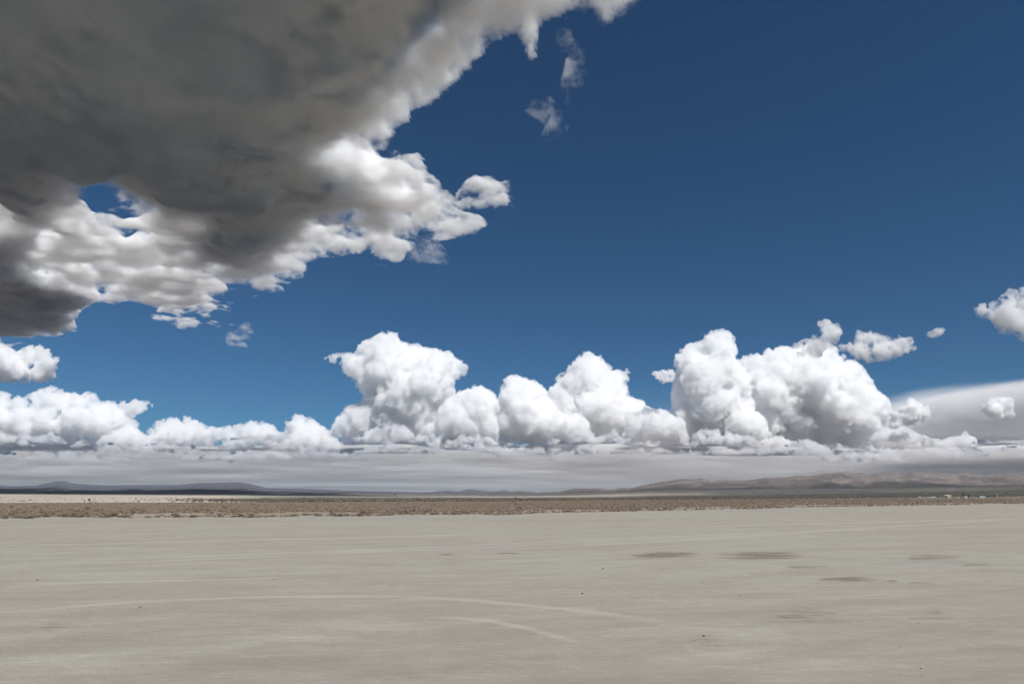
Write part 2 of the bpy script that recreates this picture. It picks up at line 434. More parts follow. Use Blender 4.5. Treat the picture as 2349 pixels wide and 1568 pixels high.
# broad layers receding to the horizon
def layer(name, z0, y0, y1, s0, s1, thick, cover, seed, mtl, cellsize, edge=None, ny=260, nx=420, rough=.5, amp=1.0, power=.7):
    ys = np.geomspace(y0, y1, ny)
    ss = np.linspace(s0, s1, nx)
    Sg, Y = np.meshgrid(ss, ys, indexing='ij')
    X = Sg * Y
    n_ = fbm(Sg * cellsize, np.log(Y) * cellsize * .55, seed, 6, rough) * 2
    T = thick * np.clip(cover + amp * n_, 0, 1.6)
    if edge is not None:
        T = T * np.clip(edge(X, Y), 0, 1) ** power
    base = z0 - T * .1
    v, f = shell(X, Y, base, base + T, T > 0)
    return link(name, np_mesh(name, v, f), mtl)
bank_mat = vol_mat('bank_vapour', .0024, (.99, .992, 1))
tag(layer('cloud_layer', 2000., 27500, 300000, -1.0, 1.0, 800, .85, 300, bank_mat, 7, amp=.5, rough=.55, power=.8, edge=lambda X, Y: (Y - 29000 - 3000 * fbm(X / 5000, Y / 5000, 5, 7, .62)) / 9000),
    'long flat grey-bottomed cloud layer running along the whole horizon', 'cloud')
def anvil_edge(X, Y):
    U, V = view(X, Y, np.full_like(X, 5600.))
    line = np.interp(U, [1400, 1440, 1540, 1700, 2030, 2100, 2200, 2349, 2600], [960, 892, 884, 900, 908, 893, 877, 860, 835])
    return (V - line + 9 * fbm(X / 5000, Y / 9000, 3, 6, .6)) / 90 * np.clip((U - 1420) / 40, 0, 1) * (.10 + .9 * np.clip((U - 1850) / 300, 0, 1)) * np.clip((X / Y - .1) / .4, .12, 1)
anvil_mat = vol_mat('anvil_vapour', .0035, (1, 1, 1), soak=.00016)
tag(layer('anvil_cloud', 5600, 26000, 260000, .1, 1.05, 800, 1.2, 330, anvil_mat, 5, amp=.35, edge=anvil_edge, rough=.6, power=1.8),
    'smooth grey cloud sheet slanting down behind the stepped tower to the right', 'cloud')

# ------------------------------------------------------------------ ground
PX = 4096 / 2349.0              # outlines below are noted in units of a 4096 wide view
def g4(u, v):
    return ground_at(u / PX, v / PX)

CREST = [(-900,46),(0,45.6),(70,41),(183,44),(248,56),(281,60),(331,52),(436,45),(523,44),(741,44.5),(806,51),(980,55),(1024,47.8),(1089,33),(1285,28),(1460,21.7),(1700,16.4),(1743,18),(1791,23),(1835,20),(1887,27.8),(1930,23.4),(1970,19),(2022,23),(2048,19),(2087,22.5),(2143,16),(2231,19.5),(2292,30.4),(2392,31),(2423,26),(2488,34),(2506,30.4),(2536,39),(2628,55.7),(2719,67),(2754,64),(2791,69.6),(2833,56.5),(2863,62.6),(2942,61),(2998,65),(3046,73),(3072,72.7),(3137,74),(3155,78.3),(3225,79),(3272,88),(3342,94),(3377,90),(3421,89),(3451,82),(3508,92.3),(3534,93.6),(3586,88),(3626,95.8),(3673,91),(3769,90),(3804,87),(3822,92.3),(3865,86),(3909,81.8),(3944,87),(4096,89.7),(4400,84),(5000,80)]
def lerp_s(s, vals):
    return np.interp(s, [-.8, -.25, 0, .2, .8], vals)
def terrain(X, Y):
    X = np.asarray(X, float); Y = np.asarray(Y, float)
    R = np.hypot(X, Y)
    s = np.where(Y > 1e-6, X / np.maximum(Y, 1e-6), np.sign(X) * 9)
    s = np.clip(s, -1.2, 1.2)
    front = np.clip((Y / np.maximum(R, 1e-6) - .3) / .25, 0, 1)
    d = Y                                            # depth along the view
    rf = lerp_s(s, [3000, 4200, 9000, 6200, 5200]); rc = lerp_s(s, [18500, 16500, 12500, 9200, 8200])
    r0 = lerp_s(s, [650, 900, 2000, 1200, 1000]); ef = lerp_s(s, [13, 10, 9, 22, 38])
    ec = np.interp(2048 + s * 2731, [p[0] for p in CREST], [p[1] for p in CREST])
    ef = np.minimum(ef, ec * .6)
    zf = ef * rf / 2731 + CAMH; zc = ec * rc / 2731 + CAMH
    a = zf * np.clip((d - r0) / (rf - r0), 0, 1) ** 1.7
    t = np.clip((d - rf) / (rc - rf), 0, 1)
    wob = fbm(X / 900, Y / 1400, 401, 6, .5)
    rid = 1 - np.abs(fbm(X / 620 + wob, Y / 1500, 411, 5, .5)) * 2.2
    rise = t ** lerp_s(s, [2.3, 2.0, 1.4, 1.25, 1.25]) + .42 * (rid - .45) * (4 * t * (1 - t)) ** 1.2 * (1 - .35 * t)
    z = a + (zc - zf) * np.clip(rise, -.2, 2)
    b = np.clip((d - rc) / (rc * .5), 0, 1)
    z = z * (1 - b ** .8)
    return z * front, t, s, wob

# one sheet of rings and spokes, split where the slopes turn into hills
az = np.concatenate([np.radians(np.linspace(-46, 46, 930)), np.radians(np.linspace(50, 310, 66))])
rr = np.concatenate([[0.0], np.geomspace(20, 400, 24)[:-1], np.geomspace(400, 4500, 70)[:-1], np.linspace(4500, 20000, 250)[:-1], np.geomspace(20000, 80000, 24)])
AZ, RR = np.meshgrid(az, rr, indexing='ij')
dep = np.where(np.cos(AZ) > .6, RR, RR)
GX, GY = np.sin(AZ) * RR, np.cos(AZ) * RR
GZ, GT, GS, GW = terrain(GX, GY)
na, nr = GX.shape
I = np.arange(na * nr).reshape(na, nr)
nx_ = np.roll(np.arange(na), -1)
q = np.stack([I[:, :-1], I[:, 1:], I[nx_][:, 1:], I[nx_][:, :-1]], -1)
hill = (GT > 0) & (np.cos(AZ) > .6)
hq = hill[:, :-1] | hill[nx_][:, :-1]
V3 = np.stack([GX.ravel(), GY.ravel(), GZ.ravel()], 1)
def sub_mesh(name, faces):
    u_, inv = np.unique(faces.ravel(), return_inverse=True)
    return np_mesh(name, V3[u_], inv.reshape(-1, 4)), u_
def smooth(me):
    me.polygons.foreach_set('use_smooth', np.ones(len(me.polygons), bool)); me.update()

# shrub cover of the soil, with cloud shade and a sunlit strip painted in
Dd = GY
belt_end = lerp_s(GS, [460, 540, 650, 950, 1950]) * (1 + .12 * fbm(GX / 160, GY / 160, 55, 4))
dark = np.interp(GS, [-.9, -.8, -.42, -.33, -.2, -.02, .2, .8], [.7, .12, .08, .6, .85, .95, 1.0, 1.0]) * np.clip((Dd - belt_end) / (belt_end * .12), 0, 1)
dark = np.maximum(dark, np.clip((Dd - 2900) / 500, 0, 1) * .5 * (GS < -.15))  # cloud shadow on the left slopes, put into the soil colour
strip = np.exp(-((Dd - (3400 + 900 * GS)) / 900) ** 2) * np.interp(GS, [-.3, -.2, .05, .2, .3], [0, .8, 1, .7, 0])  # far sunlit strip, painted as paler soil
dark = np.clip(dark - strip * .8, 0, 1)
belt = 1 - np.clip((Dd - belt_end) / (belt_end * .1), 0, 1)

gm = mat('desert_soil'); t = NT(gm)
fd = t.n('Attribute', _attribute_name='dark').outputs['Fac']; fb = t.n('Attribute', _attribute_name='belt').outputs['Fac']
n1 = t.noise(t.pos((.6, .25, 1)), .05, 8, .72); n2 = t.noise(t.pos((1, .35, 1)), .004, 6, .6); n3 = t.noise(t.pos(), .5, 4, .7)
sand = t.mix(t.ramp(n3, .35, .65), (.40, .355, .28), (.52, .47, .39))
sand = t.mix(t.ramp(n2, .42, .55), t.mix(t.ramp(n1, .42, .52), (.27, .245, .175), (.40, .36, .28)), sand)
brush = t.mix(t.ramp(n2, .4, .6), (.060, .058, .050), (.085, .078, .066))
spot = t.ramp(t.math('ADD', n1, t.math('MULTIPLY', n2, .25)),   .66, .76)
col = t.mix(fd, sand, t.mix(spot, brush, (.30, .27, .22)))
tan = t.mix(t.ramp(n3, .4, .6), (.20, .165, .125), (.28, .24, .185))
tan = t.mix(t.ramp(n2, .5, .62), tan, (.36, .32, .26))
col = t.mix(fb, col, tan)
t.surface(col, .95)

gfaces = q[~hq].reshape(-1, 4)
me, u_ = sub_mesh('ground', gfaces)
for nm, arr in (('dark', dark), ('belt', belt)):
    at = me.attributes.new(nm, 'FLOAT', 'POINT'); at.data.foreach_set('value', arr.ravel()[u_].astype('f4'))
smooth(me)
tag(link('ground', me, gm), kind='structure')

hm = mat('hill_soil'); t = NT(hm)
fs = t.n('Attribute', _attribute_name='side').outputs['Fac']; fh = t.n('Attribute', _attribute_name='high').outputs['Fac']
p = t.pos()
n1 = t.noise(t.pos((1, .5, 1)), .012, 9, .7); n2 = t.noise(p, .0016, 6, .6); n4 = t.noise(t.pos((1, .3, 1)), .035, 6, .7)
slope = t.mix(t.ramp(n2, .35, .65), (.090, .072, .068), (.195, .165, .145))
slope = t.mix(t.ramp(n4, .56, .66), slope, (.25, .22, .185))
ln = t.math('ABSOLUTE', t.math('SUBTRACT', t.noise(t.pos((1, .6, 1)), .0021, 3, .5, .8), .5))
slope = t.mix(t.math('MULTIPLY', t.ramp(ln, .006, .001), .8), slope, (.38, .34, .28))
low = t.mix(t.ramp(n1, .60, .68), (.050, .046, .042), (.26, .23, .19))
c = t.mix(t.ramp(t.math('ADD', fh, t.math('MULTIPLY', t.math('SUBTRACT', n2, .5), .5)), .16, .42), low, slope)
lft = t.mix(t.ramp(n1, .60, .68), (.085, .088, .104), (.17, .165, .165))  # dark bluish colour standing for cloud shadow and haze on the left hills
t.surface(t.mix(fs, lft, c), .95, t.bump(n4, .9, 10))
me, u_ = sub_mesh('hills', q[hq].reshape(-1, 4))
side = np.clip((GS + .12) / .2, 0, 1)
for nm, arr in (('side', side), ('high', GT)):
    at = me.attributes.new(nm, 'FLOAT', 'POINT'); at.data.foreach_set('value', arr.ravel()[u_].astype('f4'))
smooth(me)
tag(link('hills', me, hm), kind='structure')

def tz(x, y):
    return float(terrain(np.array([x]), np.array([y]))[0][0])

# ------------------------------------------------------------------ dry lake bed
EDGE = [(-1800, 2080), (0, 2068), (1024, 2063), (2048, 2052), (2600, 2040), (3072, 2030), (3600, 2019), (4096, 2012), (6500, 2000)]
def shore(s):                   # depth of the shoreline, by direction
    v = np.interp(2048 + s * 2731, [p[0] for p in EDGE], [p[1] for p in EDGE])
    return CAMH * 2731 / (v - 1985)
ns = 500
ss = np.linspace(-1.35, 1.35, ns)
dd = shore(ss)
dd = dd * (1 + .08 * fbm(ss * 14, ss * 0 + .5, 21, 6, .65))
rows = []
for f_ in np.concatenate([[0.01], np.geomspace(.02, 1, 40)]):
    rows.append(np.stack([ss * dd * f_, dd * f_, np.full(ns, .012)], 1))
pv = np.concatenate(rows); k = len(rows)
I = np.arange(k * ns).reshape(k, ns)
pf = np.stack([I[:-1, :-1], I[:-1, 1:], I[1:, 1:], I[1:, :-1]], -1).reshape(-1, 4)
back = np.array([[-400, -600, .012], [400, -600, .012], [rows[0][-1][0], rows[0][-1][1], .012], [rows[0][0][0], rows[0][0][1], .012]])
bl, br = len(pv), len(pv) + 1
pv = np.concatenate([pv, [[-700, -700, .012], [700, -700, .012]]])
me = np_mesh('lake_bed', pv, np.concatenate([pf, [[bl, br, I[0, -1], I[0, 0]], [bl, I[0, 0], I[-1, 0], bl], [br, I[-1, -1], I[0, -1], br]][:1]]))
bm = bmesh.new(); bm.from_mesh(me); bm.verts.ensure_lookup_table()
bm.faces.new([bm.verts[i] for i in [bl] + [int(I[j, 0]) for j in range(0, k)]])
bm.faces.new([bm.verts[i] for i in [br] + [int(I[j, -1]) for j in range(k - 1, -1, -1)]])
bmesh.ops.recalc_face_normals(bm, faces=bm.faces)
bm.to_mesh(me); bm.free()
pm = mat('dry_lake_bed'); t = NT(pm)
def rot_pos(t, ang, sc):
    g = t.t.nodes.new('ShaderNodeNewGeometry'); m = t.t.nodes.new('ShaderNodeMapping')
    m.inputs['Rotation'].default_value = (0, 0, math.radians(ang))
    m2 = t.t.nodes.new('ShaderNodeMapping'); m2.inputs['Scale'].default_value = sc
    t.t.links.new(g.outputs['Position'], m.inputs[0]); t.t.links.new(m.outputs[0], m2.inputs[0])
    return m2.outputs[0]
def playa(t):
    big = t.noise(rot_pos(t, -18, (.35, 1, 1)), .045, 6, .6)
    lil = t.noise(rot_pos(t, 8, (.3, 1, 1)), .11, 6, .6)
    strk = t.noise(rot_pos(t, -24, (.06, 1, 1)), .55, 7, .72)
    strk2 = t.noise(rot_pos(t, -3, (.10, 1, 1)), 1.3, 7, .7)
    fine = t.noise(rot_pos(t, 4, (.22, 1, 1)), 7.0, 6, .72, .6)
    base = t.mix(t.ramp(strk, .34, .66), (.275, .258, .218), (.320, .304, .262))
    base = t.mix(t.math('MULTIPLY', t.ramp(big, .46, .62), .6), base, (.262, .220, .184))
    base = t.mix(t.math('MULTIPLY', t.ramp(lil, .50, .68), .5), base, (.300, .288, .275))
    base = t.mix(t.math('MULTIPLY', t.ramp(strk2, .52, .68), .45), base, (.400, .378, .330))
    base = t.mix(t.math('MULTIPLY', t.ramp(strk2, .47, .30), .45), base, (.215, .192, .158))
    med = t.noise(rot_pos(t, -8, (.45, 1, 1)), .32, 7, .68)
    base = t.mix(t.math('MULTIPLY', t.ramp(med, .50, .68), .55), base, (.235, .203, .160))
    base = t.mix(t.math('MULTIPLY', t.ramp(med, .46, .32), .45), base, (.365, .348, .295))
    # curled mud flakes, pale and short
    vo = t.t.nodes.new('ShaderNodeTexVoronoi'); vo.feature = 'F1'
    vo.inputs['Scale'].default_value = 5.5
    t.t.links.new(rot_pos(t, 6, (.45, 1, 1)), vo.inputs['Vector'])
    fl = t.math('MULTIPLY', t.ramp(vo.outputs['Distance'], .17, .06), t.ramp(t.noise(t.pos(), 1.1, 4, .6), .5, .62))
    base = t.mix(t.math('MULTIPLY', fl, .8), base, (.50, .475, .42))
    base = t.mix(t.math('MULTIPLY', t.ramp(fine, .55, .70), .7), base, (.46, .435, .38))
    base = t.mix(t.math('MULTIPLY', t.ramp(fine, .44, .30), .6), base, (.190, .170, .140))
    grit = t.noise(t.pos((.7, 1, 1)), 22.0, 4, .8)
    base = t.mix(t.ramp(grit, .56, .72), base, (.47, .45, .39))
    base = t.mix(t.math('MULTIPLY', t.ramp(grit, .44, .30), .85), base, (.17, .15, .125))
    g_ = t.t.nodes.new('ShaderNodeSeparateXYZ'); t.t.links.new(t.pos(), g_.inputs[0])
    brown = t.math('MULTIPLY', t.math('MULTIPLY', t.ramp(g_.outputs['Y'], 38, 15), t.ramp(med, .38, .6)), .55)
    base = t.mix(brown, base, (.225, .195, .160))
    tn = t.t.nodes.new('ShaderNodeMix'); tn.data_type = 'RGBA'; tn.blend_type = 'MULTIPLY'; tn.inputs[0].default_value = 1
    tn.inputs[7].default_value = (1.0, .997, .985, 1); t.t.links.new(base, tn.inputs[6]); base = tn.outputs[2]
    h = t.math('ADD', t.math('MULTIPLY', fine, .6), strk2)
    return base, t.bump(h, .35, .02)
c, nrm = playa(t)
t.surface(c, .9, nrm)
tag(link('lake_bed', me, pm), kind='structure')

# wheel tracks: pale swept bands lying on the crust
tm = mat('swept_crust'); t = NT(tm)
c, nrm = playa(t)
fa = t.n('Attribute', _attribute_name='fade').outputs['Fac']
nz = t.noise(rot_pos(t, -14, (.12, 1, 1)), 2.2, 6, .7)
al = t.math('MULTIPLY', t.ramp(fa, .05, .7), t.ramp(nz, .34, .60, .2, 1.0), True)
t.surface(t.mix(t.math('MULTIPLY', al, .6), c, (.405, .388, .335)), .9, nrm)
def track(pts, width, z=.016):
    P = np.array([g4(*p) for p in pts]); d_ = np.concatenate([[0], np.cumsum(np.hypot(*np.diff(P, axis=0).T))])
    n = 160
    tt = np.linspace(0, d_[-1], n)
    # smooth through the points
    C_ = np.stack([np.interp(tt, d_, P[:, 0]), np.interp(tt, d_, P[:, 1])], 1)
    for _ in range(14):
        C_[1:-1] = (C_[:-2] + 2 * C_[1:-1] + C_[2:]) / 4
    T = np.gradient(C_, axis=0); T /= np.linalg.norm(T, axis=1)[:, None]; N = np.stack([-T[:, 1], T[:, 0]], 1)
    m_ = 7
    vs, fd_ = [], []
    for j in range(m_):
        a = -1 + 2 * j / (m_ - 1)
        w_ = width * (1 + .2 * np.sin(tt * .7) * np.cos(tt * .23))
        vs.append(np.concatenate([C_ + N * (a * w_ / 2)[:, None], np.full((n, 1), z)], 1))
        e = np.clip(np.minimum(np.arange(n), n - 1 - np.arange(n)) / 30, 0, 1)
        fd_.append((1 - abs(a) ** 2) * e)
    I_ = np.arange(m_ * n).reshape(m_, n)
    fs_ = np.stack([I_[:-1, :-1], I_[:-1, 1:], I_[1:, 1:], I_[1:, :-1]], -1).reshape(-1, 4)
    me = np_mesh('tyre_track', np.concatenate(vs), fs_)
    at = me.attributes.new('fade', 'FLOAT', 'POINT'); at.data.foreach_set('value', np.concatenate(fd_).astype('f4'))
    tag(link('tyre_track', me, tm), kind='structure')
track([(-260,2478),(0,2450),(300,2425),(560,2405),(960,2388),(1366,2383),(1700,2388),(1900,2401),(2300,2438),(2600,2480),(2800,2525)], 1.0, 0.0125)
track([(1680,2466),(1830,2471),(1960,2482),(2100,2510),(2280,2560),(2330,2580)], .6, 0.0127)
track([(-300,2262),(0,2250),(700,2228),(1366,2204),(2050,2172),(2732,2143),(3400,2120),(4300,2092)], 1.6, 0.0128)
track([(-300,2280),(0,2268),(700,2240),(1366,2212),(2050,2182),(2732,2150),(3400,2128)], 1.2, 0.0130)
track([(1900,2200),(2200,2185),(2732,2160),(3300,2122),(3900,2084),(4300,2062)], 3.2, 0.0131)
track([(2500,2110),(3000,2100),(3500,2088),(4200,2070)], 4.0, 0.0133)
track([(0,2340),(500,2325),(900,2318),(1300,2300)], 1.0, 0.0134)
track([(-200,2190),(600,2168),(1400,2150),(2100,2130)], 2.2, 0.0136)

# dark crusted mud patches
dm = mat('damp_mud_crust'); t = NT(dm)
c, nrm = playa(t)
fa = t.n('Attribute', _attribute_name='fade').outputs['Fac']
nz = t.noise(rot_pos(t, -4, (.22, 1, 1)), .8, 9, .72); nf = t.noise(rot_pos(t, -4, (.5, 1, 1)), 5.0, 6, .75)
crust = t.mix(t.ramp(nf, .46, .56), (.215, .180, .135), (.100, .076, .052))
m1 = t.ramp(t.math('ADD', fa, t.math('MULTIPLY', t.math('SUBTRACT', nz, .5), 6.5)), .12, .9)
m1 = t.math('MULTIPLY', m1, t.ramp(fa, 0, .12), True)
t.surface(t.mix(t.math('MULTIPLY', m1, .85), c, crust), .93, t.bump(nf, .6, .03))
NP = [0]
def patch(u0, u1, v0, v1, z=.032, strength=1.0):
    NP[0] += 1; z = .0140 + NP[0] * .0005
    n = 24; cu, cv = (u0 + u1) / 2, (v0 + v1) / 2
    vs, fd_ = [], []
    for j in range(n):
        for i in range(n):
            a, b_ = -1 + 2 * i / (n - 1), -1 + 2 * j / (n - 1)
            x, y = g4(cu + a * (u1 - u0) / 2 * 1.2, cv + b_ * (v1 - v0) / 2 * 1.3)
            vs.append((x, y, z)); fd_.append(max(0, 1 - (a * a + b_ * b_)) * strength)
    I_ = np.arange(n * n).reshape(n, n)
    fs_ = np.stack([I_[:-1, :-1], I_[1:, :-1], I_[1:, 1:], I_[:-1, 1:]], -1).reshape(-1, 4)
    me = np_mesh('mud_patch', vs, fs_)
    at = me.attributes.new('fade', 'FLOAT', 'POINT'); at.data.foreach_set('value', np.array(fd_, 'f4'))
    tag(link('mud_patch', me, dm), kind='structure')
for a in ((2540,2780,2206,2232),(2890,3190,2207,2238),(2690,2790,2242,2250,.032,.4),(1752,1822,2213,2220,.032,1.1),(1990,2080,2209,2214,.032,.4),(3160,3330,2262,2276,.032,.55),(3290,3520,2308,2328,.032,.75),(3540,3590,2315,2328,.032,.6),(3640,3830,2218,2240,.032,.7),(3640,3740,2328,2336,.032,.5),(2770,2890,2540,2575,.032,.6),(170,250,2480,2505,.032,.45),(3100,3330,2430,2480,.032,.3),(3650,3800,2445,2470,.032,.4),(3850,3960,2254,2262,.032,.4)):
    patch(*a)

# ------------------------------------------------------------------ stones on the lake bed
stone_mat = simple('dark_stone', (.030, .026, .022), (.085, .070, .055), 30)
red_mat = simple('reddish_stone', (.06, .035, .025), (.13, .08, .06), 40)
def stone_mesh(seed):
    v, f = ico(2)
    r = np.random.RandomState(seed)
    ax = r.uniform(.65, 1.2, 3) * np.array([1.15, 1, .8])
    out = []
    for p in v:
        q_ = Vector(p)
        k = 1 + .45 * noise.noise(q_ * 1.3 + Vector((seed * 3.1, 0, 0))) + .2 * noise.noise(q_ * 3.1 + Vector((0, seed, 0)))
        out.append(p * ax * k)
    out = np.array(out); out[:, 2] -= out[:, 2].min() * .75
    return np_mesh('stone', out, f)
SM = [stone_mesh(i) for i in range(5)]
for i, m_ in enumerate(SM):
    m_.materials.append(red_mat if i == 4 else stone_mat)
stones = []
def z4(x, y): return (x / 1.7196, 2050 + y / 1.7196)
for x, y, s_ in [(256,466,5),(965,650,8.5),(622,677,5),(975,453,3.5),(1030,376,3),(1886,460,4.5),(1974,747,4),(1754,997,4),(1334,385,3),(875,812,3),(1415,617,3),(50,464,3),(840,164,2.5),(153,46,3),(722,1144,3),(1761,1057,3),(1911,434,3),(1695,442,2.5),(1717,463,2.5)]:
    stones.append((*z4(x, y), s_))
for x, y, s_ in [(1007,326,4),(1800,386,6),(1657,559,6),(1512,672,4.5),(1831,808,4),(395,289,3),(181,591,3.5),(211,571,3),(489,818,3.5),(797,906,3.5),(1952,1019,3.5),(472,1136,4.5),(2267,471,3.5),(2067,365,3),(1360,322,2.5),(124,566,3),(255,1090,3.5),(1663,205,2.5),(2043,198,3),(360,1046,3)]:
    a, b_ = z4(x, y); stones.append((a + 1366, b_, s_))
for x, y, s_ in [(400,567,6),(146,852,9),(1499,919,6),(1642,1074,6.5),(1623,761,5),(133,486,3.5),(388,431,4),(622,656,4),(860,696,3.5),(733,709,4),(758,707,3.5),(2061,382,4),(379,711,3),(150,348,3),(1237,982,3),(1651,1129,4),(1417,322,3),(648,281,3.5),(807,267,3),(905,702,2.5),(218,641,3)]:
    a, b_ = z4(x, y); stones.append((a + 2730, b_, s_))
named = {1: 'largest dark stone of the left part of lake bed, just under the pale track arc',
         0: 'flat reddish brown stone left of the largest stone, farther out',
         2: 'small brown stone just left of the largest stone, slightly nearer',
         20: 'flat dark stone alone at the centre right, beyond the track arc',
         21: 'round reddish stone alone between the track arc and the mud patches',
         40: 'dark lump lying on a brown stain near the right end of the track arc',
         39: 'dark stone right of the track arc, nearer than the two mud patches',
         42: 'dark stone nearest the lower right corner',
         41: 'flat dark stone in the lower right quarter, above the nearest one'}
for i, (u, v, s_) in enumerate(stones):
    x, y = g4(u, v)
    kind = 4 if i in (0, 21) else i % 4
    o = bpy.data.objects.new('stone', SM[kind]); COL.objects.link(o)
    R_ = s_ * y / 2731 * .5
    o.location = (x, y, .010); o.scale = (R_, R_, R_ * .8); o.rotation_euler = (0, 0, i * 2.4)
    tag(o, named.get(i, 'tiny dark pebble lying on the bare dry lake bed'), 'stone', 'dark stones scattered on the lake bed')

# ------------------------------------------------------------------ shrubs
def leaf_mat(name, c1, c2, c3):
    m = mat(name); t = NT(m)
    g = t.t.nodes.new('ShaderNodeNewGeometry'); oi = t.t.nodes.new('ShaderNodeObjectInfo')
    r_ = t.math('FRACT', t.math('ADD', g.outputs['Random Per Island'], oi.outputs['Random']))
    c = t.mix(t.ramp(r_, 0, .5), c1, c2); c = t.mix(t.ramp(r_, .6, 1), c, c3)
    t.surface(c, .95)
    return m
scrub_m = leaf_mat('dry_scrub', (.135, .100, .074), (.178, .136, .100), (.225, .180, .135))
creo_m = leaf_mat('dark_scrub', (.062, .054, .044), (.092, .080, .063), (.15, .13, .10))
def tuft_mesh(seed, n=230):
    r = np.random.RandomState(seed); vs, fs = [], []
    for i in range(n):
        a = r.uniform(0, 2 * math.pi); el = math.acos(r.uniform(.05, 1)) ; rad = r.uniform(.35, 1.0)
        d_ = np.array([math.cos(a) * math.sin(el), math.sin(a) * math.sin(el), math.cos(el) * .85])
        lob = 1 + .3 * math.sin(a * 3 + seed) + .15 * math.sin(a * 7 + seed * 2)
        p = d_ * rad * lob * np.array([.55, .55, .62])
        L = r.uniform(.10, .22); wv = r.normal(size=3); wv -= wv @ d_ * d_; wv /= np.linalg.norm(wv)
        b = len(vs)
        vs += [p - wv * .035, p + wv * .035, p + d_ * L + r.normal(size=3) * .03]
        fs.append((b, b + 1, b + 2))
    vs = np.array(vs); vs[:, 2] = np.maximum(vs[:, 2], .0)
    return np_mesh('desert_shrub', vs, fs)
TM = [tuft_mesh(i) for i in range(6)]
DM = []
for i, m_ in enumerate(TM):
    m_.materials.append(scrub_m)
    c_ = m_.copy(); c_.materials.clear(); c_.materials.append(creo_m); DM.append(c_)
rng = np.random.RandomState(5)
N = 125000
s_ = rng.uniform(-.86, .86, N)
sh = shore(s_) * (1 + .08 * fbm(s_ * 14, s_ * 0 + .5, 21, 6, .65))
far_ = np.interp(s_, [-.8, -.3, 0, .2, .8], [470, 540, 680, 945, 2000])
# area-true depths between the shore and the far end of the belt, thinner close to the shore
uu = rng.rand(N)
y_ = np.sqrt(sh ** 2 + uu ** 1.25 * (far_ ** 2 - sh ** 2))
x_ = s_ * y_
clump = fbm(x_ / 28, y_ / 28, 61, 5, .6) + .8 * np.clip((y_ / sh - 1) * 3.2 - .55, -.5, .6)
keep = (clump > rng.uniform(-.25, .3, N)) & (y_ > sh * 1.004)
x_, y_, sh, s_ = x_[keep], y_[keep], sh[keep], s_[keep]
size = rng.lognormal(math.log(.46), .32, len(x_)) * np.clip(.55 + (y_ / sh - 1) * 3, .55, 1.05)
# extra scattered clumps straggling along the shoreline
M = 620
s2 = rng.uniform(-.84, .84, M); sh2 = shore(s2) * (1 + .08 * fbm(s2 * 14, s2 * 0 + .5, 21, 6, .65))
y2 = sh2 * (1 + np.abs(rng.normal(0, .045, M)) + .006); x2 = s2 * y2; z2_ = rng.lognormal(math.log(.6), .4, M)
x_ = np.concatenate([x_, x2]); y_ = np.concatenate([y_, y2]); size = np.concatenate([size, z2_])
app = size / y_
order = np.argsort(-app)
near_i, rest = order[:300], order[300:]
zz = terrain(x_, y_)[0]
grp = 'dry shrubs straggling along the lake shore'
for j, i in enumerate(near_i):
    dk = rng.rand() < .18
    o = bpy.data.objects.new('desert_shrub', (DM if dk else TM)[j % 6]); COL.objects.link(o)
    o.location = (x_[i], y_[i], zz[i] + .01)
    q_ = size[i]; o.scale = (q_ * 1.25 * rng.uniform(.9, 1.5), q_ * 1.2, q_ * rng.uniform(.75, 1.1)); o.rotation_euler = (0, 0, rng.uniform(0, 6.28))
    tag(o, ('low dark green-brown shrub' if dk else 'low dry tan shrub') + ' among others on the pale lake shore', 'shrub', grp)
# the far mass of scrub, past counting: one mesh of small lumpy bushes
bv, bf = ico(1)
xr, yr, zr, sr = x_[rest], y_[rest], zz[rest], size[rest]
jit = rng.uniform(.6, 1.35, (len(rest), len(bv), 1))
ang = rng.uniform(0, 6.28, len(rest)); ca, sa = np.cos(ang), np.sin(ang)
P = bv[None] * jit * np.stack([sr * .8, sr * .7, sr * .34], 1)[:, None]
PX_ = P[..., 0] * ca[:, None] - P[..., 1] * sa[:, None]; PY_ = P[..., 0] * sa[:, None] + P[..., 1] * ca[:, None]
VV = np.stack([PX_ + xr[:, None], PY_ + yr[:, None], P[..., 2] + (zr + sr * .2)[:, None]], -1).reshape(-1, 3)
FF = (bf[None] + (np.arange(len(rest)) * len(bv))[:, None, None]).reshape(-1, 3)
tag(link('scrub', np_mesh('scrub', VV, FF), scrub_m), 'belt of dry brown scrub beyond the lake shore', 'scrub', kind='stuff')
# darker creosote farther out towards the slopes
N = 76000
s_ = rng.uniform(-.86, .86, N); d0 = np.interp(s_, [-.3, 0, .2, .8], [560, 690, 960, 1900]); d1 = d0 * 2.3
y_ = np.sqrt(d0 ** 2 + rng.rand(N) * (d1 ** 2 - d0 ** 2)); x_ = s_ * y_
kp = (fbm(x_ / 90, y_ / 90, 71, 5, .6) > rng.uniform(-.4, .1, N)) & (rng.rand(N) < np.interp(s_, [-.86, -.5, -.28], [.004, .02, 1]))
x_, y_ = x_[kp], y_[kp]; zr = terrain(x_, y_)[0]; sr = rng.lognormal(math.log(1.5), .3, len(x_)) * np.where(x_ / y_ < -.36, .6, 1)
P = bv[None] * rng.uniform(.6, 1.35, (len(x_), len(bv), 1)) * np.stack([sr * .7, sr * .7, sr * .5], 1)[:, None]
VV = (P + np.stack([x_, y_, zr + sr * .2], 1)[:, None]).reshape(-1, 3)
FF = (bf[None] + (np.arange(len(x_)) * len(bv))[:, None, None]).reshape(-1, 3)
tag(link('creosote', np_mesh('creosote', VV, FF), creo_m), 'dark creosote thicket between the brown scrub and the hills', 'scrub', kind='stuff')
